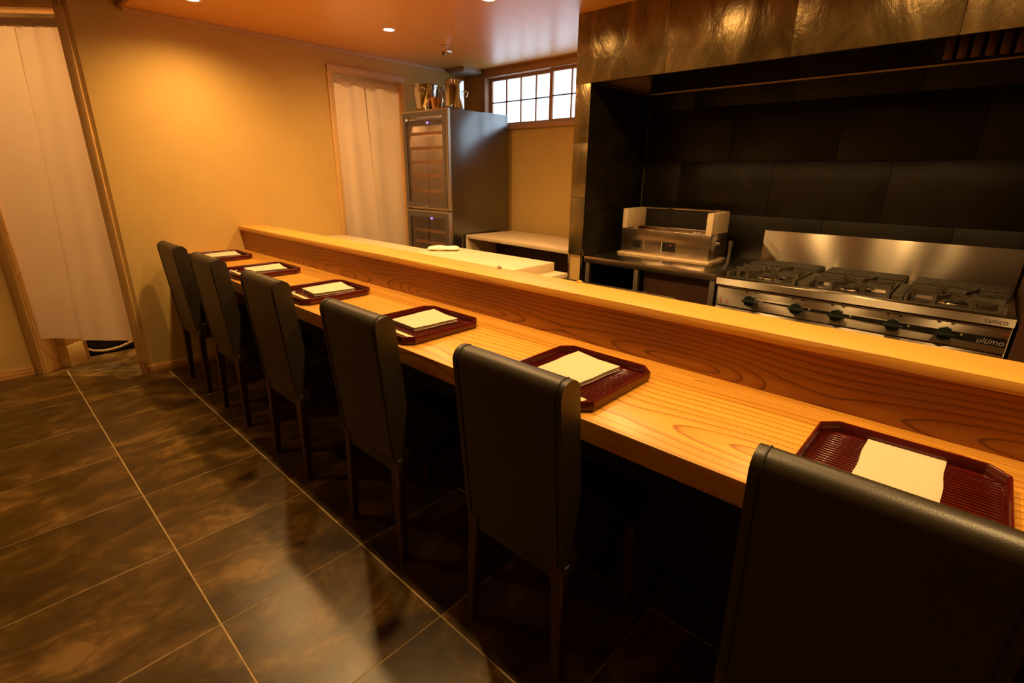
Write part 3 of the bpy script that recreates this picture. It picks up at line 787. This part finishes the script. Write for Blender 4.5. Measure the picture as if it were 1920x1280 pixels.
tube(b, [Vector((2.905, -0.215, 2.085)) - kk*0.058 + kk*0.116*q/14 + Vector((0, 0, 0.095*math.sin(PI*q/14))) for q in range(15)], 0.003, 8); obj('handle', b, 'chrome', ck, 1.5)
b = bm_new(); lathe(b, [(0.0, 0.002), (0.05, 0.002), (0.05, 0.16), (0.035, 0.20), (0.038, 0.215), (0.033, 0.213), (0.030, 0.198), (0.045, 0.155), (0.045, 0.006), (0.0, 0.006)], (3.05, -0.15, 1.982), 32)
tag(obj('dark_decanter', b, 'glass_clear', None, 0.6), 'dark decanter standing behind the copper pail', 'decanter')

# ------------------------------------------------------------------ ceiling fittings
av = thing('ceiling_vent', 'grey ceiling vent in the corner by the window', 'vent', (3.475, 0.03, ZC))
b = bm_new(); box(b, 3.355, 3.60, -0.085, 0.150, ZC-0.035, ZC, 0.003); obj('housing', b, 'vent', av)
for k in range(6): obj('slat', bx(3.375, 3.585, -0.060+k*0.034, -0.043+k*0.034, ZC-0.041, ZC-0.034), 'vent', av)
dt = thing('ceiling_sensor', 'small chrome sensor fitting on the ceiling', 'sensor', (2.71, -0.60, ZC))
b = bm_new(); cone(b, (2.71, -0.60), 0.030, 0.024, ZC-0.006, ZC, 24); obj('base', b, 'ring', dt)
b = bm_new(); cone(b, (2.71, -0.60), 0.010, 0.010, ZC-0.050, ZC-0.006, 16); obj('stem', b, 'chrome', dt)
b = bm_new(); cone(b, (-0.60, ZC-0.040), 0.022, 0.022, 2.700, 2.745, 24, 'X'); obj('cylinder', b, 'chrome', dt)
b = bm_new(); cone(b, (2.70, -0.575), 0.013, 0.016, ZC-0.068, ZC-0.045, 16); obj('cap', b, 'chrome', dt)

# ------------------------------------------------------------------ hood over the cooking alcove
hd = thing('range_hood', 'wide hood clad in bronze stoneware panels over the cooking alcove', 'hood', (3.1, -3.2, 2.0))
ys = [YP0-0.001, -2.547, -3.222, -3.873, -4.53, -4.93]
for ya, yb in zip(ys, ys[1:]):
    obj('cladding_panel', bx(XH-0.001 - random.uniform(0, 0.0012), XH+0.0115, yb+0.0008, ya-0.0008, 2.0165, ZC-0.001, bev=0.0008), 'hood', hd)
obj('front_shell', bx(XH+0.012, XH+0.045, YR-0.59, YP1-0.001, 2.020, ZC-0.001), 'black', hd)
obj('inner_liner', bx(XH+0.045, XH+0.050, YR, YP1-0.001, 2.035, 2.34), 'black', hd)
obj('roof_plate', bx(XH+0.050, XA-0.014, YR, YP1-0.001, 2.34, 2.35), m_steel('hood_liner_steel', (0.20, 0.15, 0.10), 0.35, 0.0, streak=(4, 60, 4)), hd)
obj('drip_rail', bx(XA-0.034, XA-0.014, YR, YP1-0.001, 2.022, 2.030), m_plain('rail_highlight_metal', (0.75, 0.50, 0.22), 0.35, 0.3), hd)  # pale golden colour paints in the bright highlight along the rear rail
for q in range(9): obj('baffle_slat', bx(XA-0.045, XA-0.020, -3.80-q*0.056, -3.76-q*0.056, 2.045, 2.30, bev=0.004), m_steel('baffle_%d' % q, (0.20, 0.11, 0.055), 0.35, 0.0, streak=(4, 4, 4)), hd)
obj('drip_rail', bx(XH+0.050, XA-0.034, YP1-0.016, YP1-0.002, 2.020, 2.030), m_plain('dull_rail', (0.10, 0.07, 0.05), 0.4, 0.6), hd)
b = bm_new(); cone(b, (2.90, -2.052), 0.008, 0.006, 2.000, 2.036, 14); cone(b, (2.90, -2.052), 0.013, 0.010, 1.985, 2.004, 14); obj('nozzle', b, 'cu', hd)
for yy in (-3.565, -3.59):
    b = bm_new(); cone(b, (yy, 2.10), 0.006, 0.006, XA-0.05, XA-0.020, 12, 'X'); obj('bolt', b, 'cu', hd)

# ------------------------------------------------------------------ steel worktable with the charcoal grill
wt = thing('steel_worktable', 'steel worktable carrying the tabletop grill', 'table', (3.1, -2.53, 0))
obj('table_top', bx(2.730, XA-0.013, -3.010, -2.045, 0.845, 0.888, bev=0.003), 'steel_top', wt)
for x in (2.752, 3.46):
    for y in (-2.075, -2.47, -2.99): obj('leg', bx(x-0.016, x+0.016, y-0.016, y+0.016, 0, 0.845, bev=0.002), 'steel_dull', wt)
obj('drawer_front', bx(2.80, 2.82, -2.965, -2.50, 0.10, 0.835), 'brownpanel', wt)
obj('side_panel', bx(2.82, 3.4, -2.505, -2.49, 0.10, 0.835), 'brownpanel', wt)
obj('under_shelf', bx(2.75, 3.47, -2.97, -2.08, 0.12, 0.14), 'steel_top', wt)

gr = thing('charcoal_grill', 'steel tabletop charcoal grill with pale fire bricks at both ends', 'grill', (3.18, -2.49, 0.888))
gx0, gx1, gy0, gy1 = 3.050, 3.330, -2.822, -2.150
obj('base_board', bx(gx0-0.018, gx1+0.01, gy0-0.012, gy1+0.016, 0.8885, 0.904, bev=0.003), 'white_brick', gr)
b = bm_new()
box(b, gx0, gx0+0.012, gy0, gy1, 0.904, 1.077, 0.003); box(b, gx1-0.012, gx1, gy0, gy1, 0.904, 1.077, 0.003)
box(b, gx0+0.012, gx1-0.012, gy0, gy0+0.012, 0.904, 1.077, 0.002); box(b, gx0+0.012, gx1-0.012, gy1-0.012, gy1, 0.904, 1.077, 0.002); box(b, gx0+0.012, gx1-0.012, gy0+0.012, gy1-0.012, 0.904, 0.96)
for v in b.verts:
    if v.co.x < gx0+0.001: v.co.x += 0.0022*math.sin(17*v.co.y+2)
obj('fire_box', b, m_steel('grill_steel', (0.60, 0.50, 0.38), rough=0.24, aniso=0.0, streak=(4, 4, 4)), gr)
obj('fire_bed', bx(gx0+0.05, gx1-0.012, gy0+0.07, gy1-0.05, 0.96, 1.055, bev=0.004), m_plain('clay_lining', (0.34, 0.16, 0.07), 0.9, var=0.2, scale=30), gr)
for ya, yb in ((gy1-0.036, gy1), (gy0, gy0+0.042)):
    obj('fire_brick', bx(gx0, gx1, ya, yb, 1.077, 1.215, bev=0.003), 'white_brick', gr)
obj('rear_rail', bx(gx1-0.014, gx1-0.004, gy0, gy1, 1.208, 1.220, bev=0.001), 'steel_plain', gr)
obj('rear_plate', bx(gx1-0.004, gx1, gy0, gy1, 1.077, 1.208), 'black', gr)
for ya, yb in ((-2.315, -2.250), (-2.580, -2.490)):
    wv = obj('vent_window', bx(gx0-0.004, gx0+0.002, ya, yb, 0.945, 1.000, bev=0.001), 'black', gr)
    for a in ((gx0-0.006, gx0, ya-0.004, yb+0.004, 1.000, 1.006), (gx0-0.006, gx0, ya-0.004, yb+0.004, 0.939, 0.945), (gx0-0.006, gx0, ya-0.004, ya, 0.945, 1.0), (gx0-0.006, gx0, yb, yb+0.004, 0.945, 1.0)):
        obj('vent_frame', bx(*a), 'steel_plain', wv)
obj('pilot_light', bx(gx0-0.006, gx0-0.003, -2.549, -2.543, 0.982, 0.988), 'redled', gr)
for yy in (-2.34, -2.48): obj('damper_plate', bx(gx0-0.003, gx0, yy-0.002, yy+0.002, 0.93, 1.00), 'steel', gr)
b = bm_new(); cone(b, (3.16, 1.015), 0.013, 0.011, gy0-0.022, gy0+0.002, 16, 'Y'); cone(b, (3.16, 1.015), 0.022, 0.022, gy0-0.006, gy0, 20, 'Y'); obj('gas_cock', b, 'chrome', gr)
for yy, zz, k in ((-2.74, 1.066, 1), (-2.70, 1.069, 2), (-2.66, 1.064, 3)):
    b = bm_new(); bmesh.ops.create_icosphere(b, subdivisions=2, radius=0.018, matrix=Matrix.Translation((gx0+0.05+0.02*k, yy, zz)) @ Matrix.Diagonal((1.3, 1, 0.7, 1)))
    for v in b.verts: v.co += Vector((math.sin(90*v.co.y), math.sin(110*v.co.z), math.sin(70*v.co.x)))*0.0025
    tag(obj('charcoal_lump', b, m_plain('ash_grey_%d' % k, (0.42, 0.32, 0.24), 0.95, var=0.25, scale=60)), ('ash-grey charcoal lump next to the right fire brick', 'ash-grey charcoal lump in the middle of three in the grill', 'ash-grey charcoal lump leftmost of three in the grill')[k-1], 'charcoal', 'charcoal lumps in the grill')
b = bm_new(); cone(b, (3.24, -2.885), 0.012, 0.012, 0.888, 1.015, 16); cone(b, (3.24, -2.885), 0.016, 0.016, 0.99, 1.03, 16)
tag(obj('gas_pipe', b, 'steel_dull', None), 'short upright steel gas pipe right of the grill', 'pipe')

# ------------------------------------------------------------------ gas range
gs = thing('gas_range', 'wide steel gas range with three burner grates and five knobs', 'stove', (3.1, -3.67, 0))
ya, yb = -3.016, -4.322
obj('body', bx(2.775, XA-0.014, yb, ya, 0.08, 0.832), 'steel', gs)
obj('cooktop', bx(2.738, XA-0.03, yb, ya, 0.832, 0.868, bev=0.002), 'steel_top', gs)
lip = bm_new(); prism(lip, [(2.726, 0.834), (2.745, 0.830), (2.790, 0.832), (2.790, 0.872), (2.735, 0.876), (2.728, 0.871)], yb, ya, 'Y')
lip = obj('front_lip', lip, 'steel', gs)
obj('control_panel', bx(2.748, 2.776, yb+0.004, ya-0.004, 0.706, 0.822, bev=0.003), 'steel', gs)
cp = [o for o in gs.children if o.name.startswith('control_panel')][0]
obj('top_bead', bx(2.742, 2.752, yb+0.004, ya-0.004, 0.816, 0.824, bev=0.002), 'steel_plain', cp)
st_ = bm_new(); prism(st_, [(-3.22, 0.7645), (-3.22, 0.7675), (yb+0.008, 0.776), (yb+0.008, 0.736)], 2.7455, 2.749, 'X'); obj('black_stripe', st_, 'black', cp)
obj('oven_front', bx(2.752, 2.776, yb+0.004, ya-0.004, 0.10, 0.698, bev=0.003), 'steel', gs)
for yk in (-3.225, -3.470, -3.662, -3.905, -4.102):
    b = bm_new(); cone(b, (yk, 0.763), 0.033, 0.029, 2.708, 2.748, 8, 'X'); kn = obj('knob', b, 'knob', gs, 0.3)
    b = bm_new(); box(b, 2.690, 2.710, yk-0.042, yk+0.036, 0.757, 0.769, 0.003); obj('knob_bar', b, 'knob', kn)
    for dy in (-0.055, ): 
        b = bm_new(); cone(b, (yk+dy-0.004, 0.765), 0.005, 0.005, 2.744, 2.7475, 12, 'X'); obj('mark', b, 'grey_print', kn)
    for dy in (-0.02, 0.03): obj('slot', bx(2.7455, 2.749, yk+dy-0.007, yk+dy+0.007, 0.806, 0.811), 'black', kn)
# print on the panel
def text(s, y, z, size, mat, x, parent, name='lettering', shear=0.0, ext=0.0004):
    c = bpy.data.curves.new(name, 'FONT'); c.body = s; c.size = size; c.shear = shear; c.extrude = ext; c.align_x = 'LEFT'
    o = bpy.data.objects.new(name+'_tmp', c); COL.objects.link(o)
    bpy.context.view_layer.update()
    me = bpy.data.meshes.new_from_object(o.evaluated_get(bpy.context.evaluated_depsgraph_get()))
    bpy.data.objects.remove(o, do_unlink=True); bpy.data.curves.remove(c)
    me.transform(Matrix(((0, 0, -1, x), (-1, 0, 0, y), (0, 1, 0, z), (0, 0, 0, 1))))
    off = Vector((0, 0, 0)); p = parent
    while p is not None: off += p.location; p = p.parent
    me.transform(Matrix.Translation(-off)); me.materials.clear(); me.materials.append(MAT[mat])
    o = bpy.data.objects.new(name, me); COL.objects.link(o); o.parent = parent; return o
text('ultimo', -4.214, 0.743, 0.036, 'grey_print', 2.7445, cp, shear=0.25)
text('tanico', -4.222, 0.842, 0.032, 'steel_plain', 2.7262, lip)
for k in range(5): obj('red_mark', bx(2.7465, 2.7485, -4.296-k*0.005, -4.2925-k*0.005, 0.795, 0.800), 'red', cp)
for k in range(2):
    for q in range(3): obj('red_mark', bx(2.7465, 2.7485, -3.052-k*0.040, -3.047-k*0.040, 0.722+q*0.010, 0.729+q*0.010), 'red', cp)
# burner grates
for k in range(3):
    yc = -3.235 - 0.4335*k; xc = 2.985
    b = bm_new(); lathe(b, [(0.030, 0.0), (0.085, 0.0), (0.088, 0.006), (0.080, 0.010), (0.055, 0.012), (0.045, 0.008), (0.030, 0.0)], (xc, yc, 0.868), 32); obj('drip_bowl', b, 'steel_plain', gs)
    b = bm_new(); lathe(b, [(0.0, 0.0), (0.046, 0.0), (0.048, 0.016), (0.036, 0.020), (0.0, 0.018)], (xc, yc, 0.870), 24); obj('burner_cap', b, 'iron', gs)
    gt = obj('grate', bx(xc-0.19, xc-0.178, yc-0.175, yc+0.175, 0.868, 0.876), 'iron', gs)
    for a in ((xc+0.178, xc+0.19, yc-0.175, yc+0.175, 0.868, 0.900), (xc-0.19, xc+0.19, yc-0.187, yc-0.175, 0.868, 0.902), (xc-0.19, xc+0.19, yc+0.175, yc+0.187, 0.868, 0.902)):
        obj('grate_bar', bx(*a, bev=0.001), 'iron', gt)
    for q in range(8):
        a = PI/8 + q*PI/4
        R = 0.185 if q % 2 else 0.180
        b = bm_new()
        prism(b, [(0.062, 0.905), (0.075, 0.916), (R*0.75, 0.914), (R+0.008, 0.922), (R+0.008, 0.869), (R-0.010, 0.869), (R-0.014, 0.895), (0.085, 0.893), (0.062, 0.899)], -0.0075, 0.0075, 'Y')
        bmesh.ops.transform(b, matrix=Matrix.Translation((xc, yc, 0)) @ Matrix.Rotation(a, 4, 'Z'), verts=b.verts)
        obj('grate_finger', b, 'iron', gt, 0.4)
    # ribbed slab at the back of each burner
    sl = obj('rear_slab', bx(3.215, 3.44, yc-0.200, yc+0.200, 0.868, 0.898, bev=0.002), 'iron', gs)
    for q in range(5): obj('slab_rib', bx(3.225+q*0.044, 3.245+q*0.044, yc-0.195, yc+0.195, 0.898, 0.908, bev=0.002), 'iron', sl)
for k in range(2):
    yc = -3.4515 - 0.4335*k
    sl = obj('bridge_slab', bx(2.82, 3.19, yc-0.024, yc+0.024, 0.868, 0.895, bev=0.002), 'iron', gs)
obj('backsplash', bx(XA-0.030, XA-0.018, yb, ya, 0.868, 1.096, bev=0.002), 'steel', gs)

# ------------------------------------------------------------------ noren curtains
def cloth_panel(name, parent, P, top, bot, z1, z0, folds, amp, mat, nu=26, nv=40, seed=0, thick=0.0015):
    """P maps (across, out, z) to world; top/bot are (a,b) extents across"""
    rnd = random.Random(seed); ph = [rnd.uniform(0, 6.28) for _ in range(6)]
    b = bm_new(); G = {}
    for side in (0, 1):
        for i in range(nu+1):
            for j in range(nv+1):
                u, v = i/nu, j/nv
                a = top[0] + (top[1]-top[0])*u; c = bot[0] + (bot[1]-bot[0])*u
                x = a*(1-v) + c*v
                o = amp*(math.sin(folds*2*PI*u + ph[0] + 0.6*math.sin(2*v+ph[3])) * (0.35+0.65*math.exp(-3.0*v)) + 0.55*math.sin(folds*1.7*PI*u + ph[1])*(1-v)*0.6 + 0.8*math.sin(PI*u*1.3+ph[2])*v)
                o += 0.0015*math.sin(60*v*PI/3+ph[4])*math.exp(-20*abs(v-0.35))
                G[side, i, j] = b.verts.new(P(x, o + (thick if side else 0), z1 + (z0-z1)*v + 0.004*math.sin(3*u+ph[5])*v))
    for i in range(nu):
        for j in range(nv):
            b.faces.new((G[0, i, j], G[0, i+1, j], G[0, i+1, j+1], G[0, i, j+1])); b.faces.new((G[1, i, j], G[1, i, j+1], G[1, i+1, j+1], G[1, i+1, j]))
    for i in range(nu):
        for j in (0, nv): b.faces.new((G[0, i, j], G[0, i+1, j], G[1, i+1, j], G[1, i, j]))
    for j in range(nv):
        for i in (0, nu): b.faces.new((G[0, i, j], G[0, i, j+1], G[1, i, j+1], G[1, i, j]))
    return obj(name, b, mat, parent, 1.5)
n1 = thing('noren_curtain', 'undyed linen split curtain hanging in the diagonal doorway', 'curtain', D(-0.25, -0.05, 0))
Pd = lambda x, o, z: D(x, -0.035 + o, z)
cloth_panel('curtain_panel', n1, Pd, (-0.592, -0.203), (-0.590, -0.298), 2.268, 0.262, 1.6, 0.006, 'noren', seed=3)
cloth_panel('curtain_panel', n1, Pd, (-0.188, 0.086), (-0.301, 0.084), 2.268, 0.250, 2.2, 0.008, 'noren', seed=8)
b = bm_new(); N = 60; G = {}
for i in range(N+1):
    t_ = -0.592 + 0.678*i/N
    for k in range(8):
        a = 2*PI*k/8
        G[i, k] = b.verts.new(Pd(t_, 0.012*math.cos(a) + 0.0015*math.sin(t_*120), 2.289 + 0.025*math.sin(a) + 0.0015*math.sin(t_*170)))
for i in range(N):
    for k in range(8): b.faces.new((G[i, k], G[i+1, k], G[i+1, (k+1) % 8], G[i, (k+1) % 8]))
obj('rod_sleeve', b, 'noren_band', n1, 1.5)
b = bm_new(); tube(b, [D(-0.594, -0.035, 2.289), D(0.089, -0.035, 2.289)], 0.009, 12); obj('rod', b, 'casing', n1)
n2 = thing('noren_curtain', 'pale linen split curtain hanging in the doorway beside the wine cooler', 'curtain', (2.45, YB+0.05, 0))
Pb = lambda x, o, z: Vector((x, YB + 0.030 - o, z))
cloth_panel('curtain_panel', n2, Pb, (2.119, 2.422), (2.119, 2.500), 2.182, 0.262, 1.6, 0.016, 'noren', seed=12)
cloth_panel('curtain_panel', n2, Pb, (2.436, 2.786), (2.505, 2.786), 2.172, 0.255, 1.5, 0.018, 'noren', seed=15)
b = bm_new(); N = 90; G = {}
for i in range(N+1):
    x_ = 2.119 + 0.667*i/N; q = 1.0 if x_ < 2.45 else 0.5
    for k in range(8):
        a = 2*PI*k/8
        G[i, k] = b.verts.new(Pb(x_, 0.012*math.cos(a) + q*0.005*math.sin(x_*150), 2.196 + 0.026*math.sin(a) + q*0.005*math.sin(x_*190)*(1 if k < 4 else 0.3)))
for i in range(N):
    for k in range(8): b.faces.new((G[i, k], G[i+1, k], G[i+1, (k+1) % 8], G[i, (k+1) % 8]))
obj('rod_sleeve', b, 'noren_band', n2, 1.5)
b = bm_new(); tube(b, [(2.118, YB+0.030, 2.196), (2.787, YB+0.030, 2.196)], 0.009, 12); obj('rod', b, 'casing', n2)

# ------------------------------------------------------------------ beyond the diagonal doorway
b = bm_new(); dbox(b, -0.64, -0.52, -0.30, -0.137, 0.0, 0.165, 0.003)
sb = thing('wall_stub_box', 'small ochre boxed-in ledge behind the left door jamb', 'box', D(-0.58, -0.22, 0))
obj('lower_box', b, 'plaster', sb)
b = bm_new(); dbox(b, -0.64, -0.525, -0.30, -0.14, 0.165, 0.60, 0.003); obj('upper_box', b, 'plaster', sb)
b = bm_new(); dbox(b, -0.522, -0.512, -0.312, -0.300, 0.0, 0.60, 0.001); obj('edge_strip', b, 'casing', sb)
b = bx(0.075, 0.85, 0.975, 1.35, 0.0035, 0.55, bev=0.01)
tag(obj('black_crate', b, 'black'), 'black crate standing on the back room floor behind the curtain', 'crate')
b = bm_new(); tube(b, [(0.150, 0.958, 0.112), (0.158, 0.957, 0.090), (0.172, 0.956, 0.068), (0.202, 0.955, 0.047), (0.250, 0.954, 0.034), (0.290, 0.954, 0.030), (0.335, 0.954, 0.032), (0.385, 0.955, 0.039), (0.436, 0.956, 0.055), (0.480, 0.957, 0.072), (0.55, 0.958, 0.105)], [0.004, 0.006, 0.008, 0.010, 0.011, 0.011, 0.011, 0.011, 0.010, 0.010, 0.009], 10)
tag(obj('beige_hose', b, 'rope', None, 1.5), 'beige curved hose sagging in front of the black crate', 'hose')
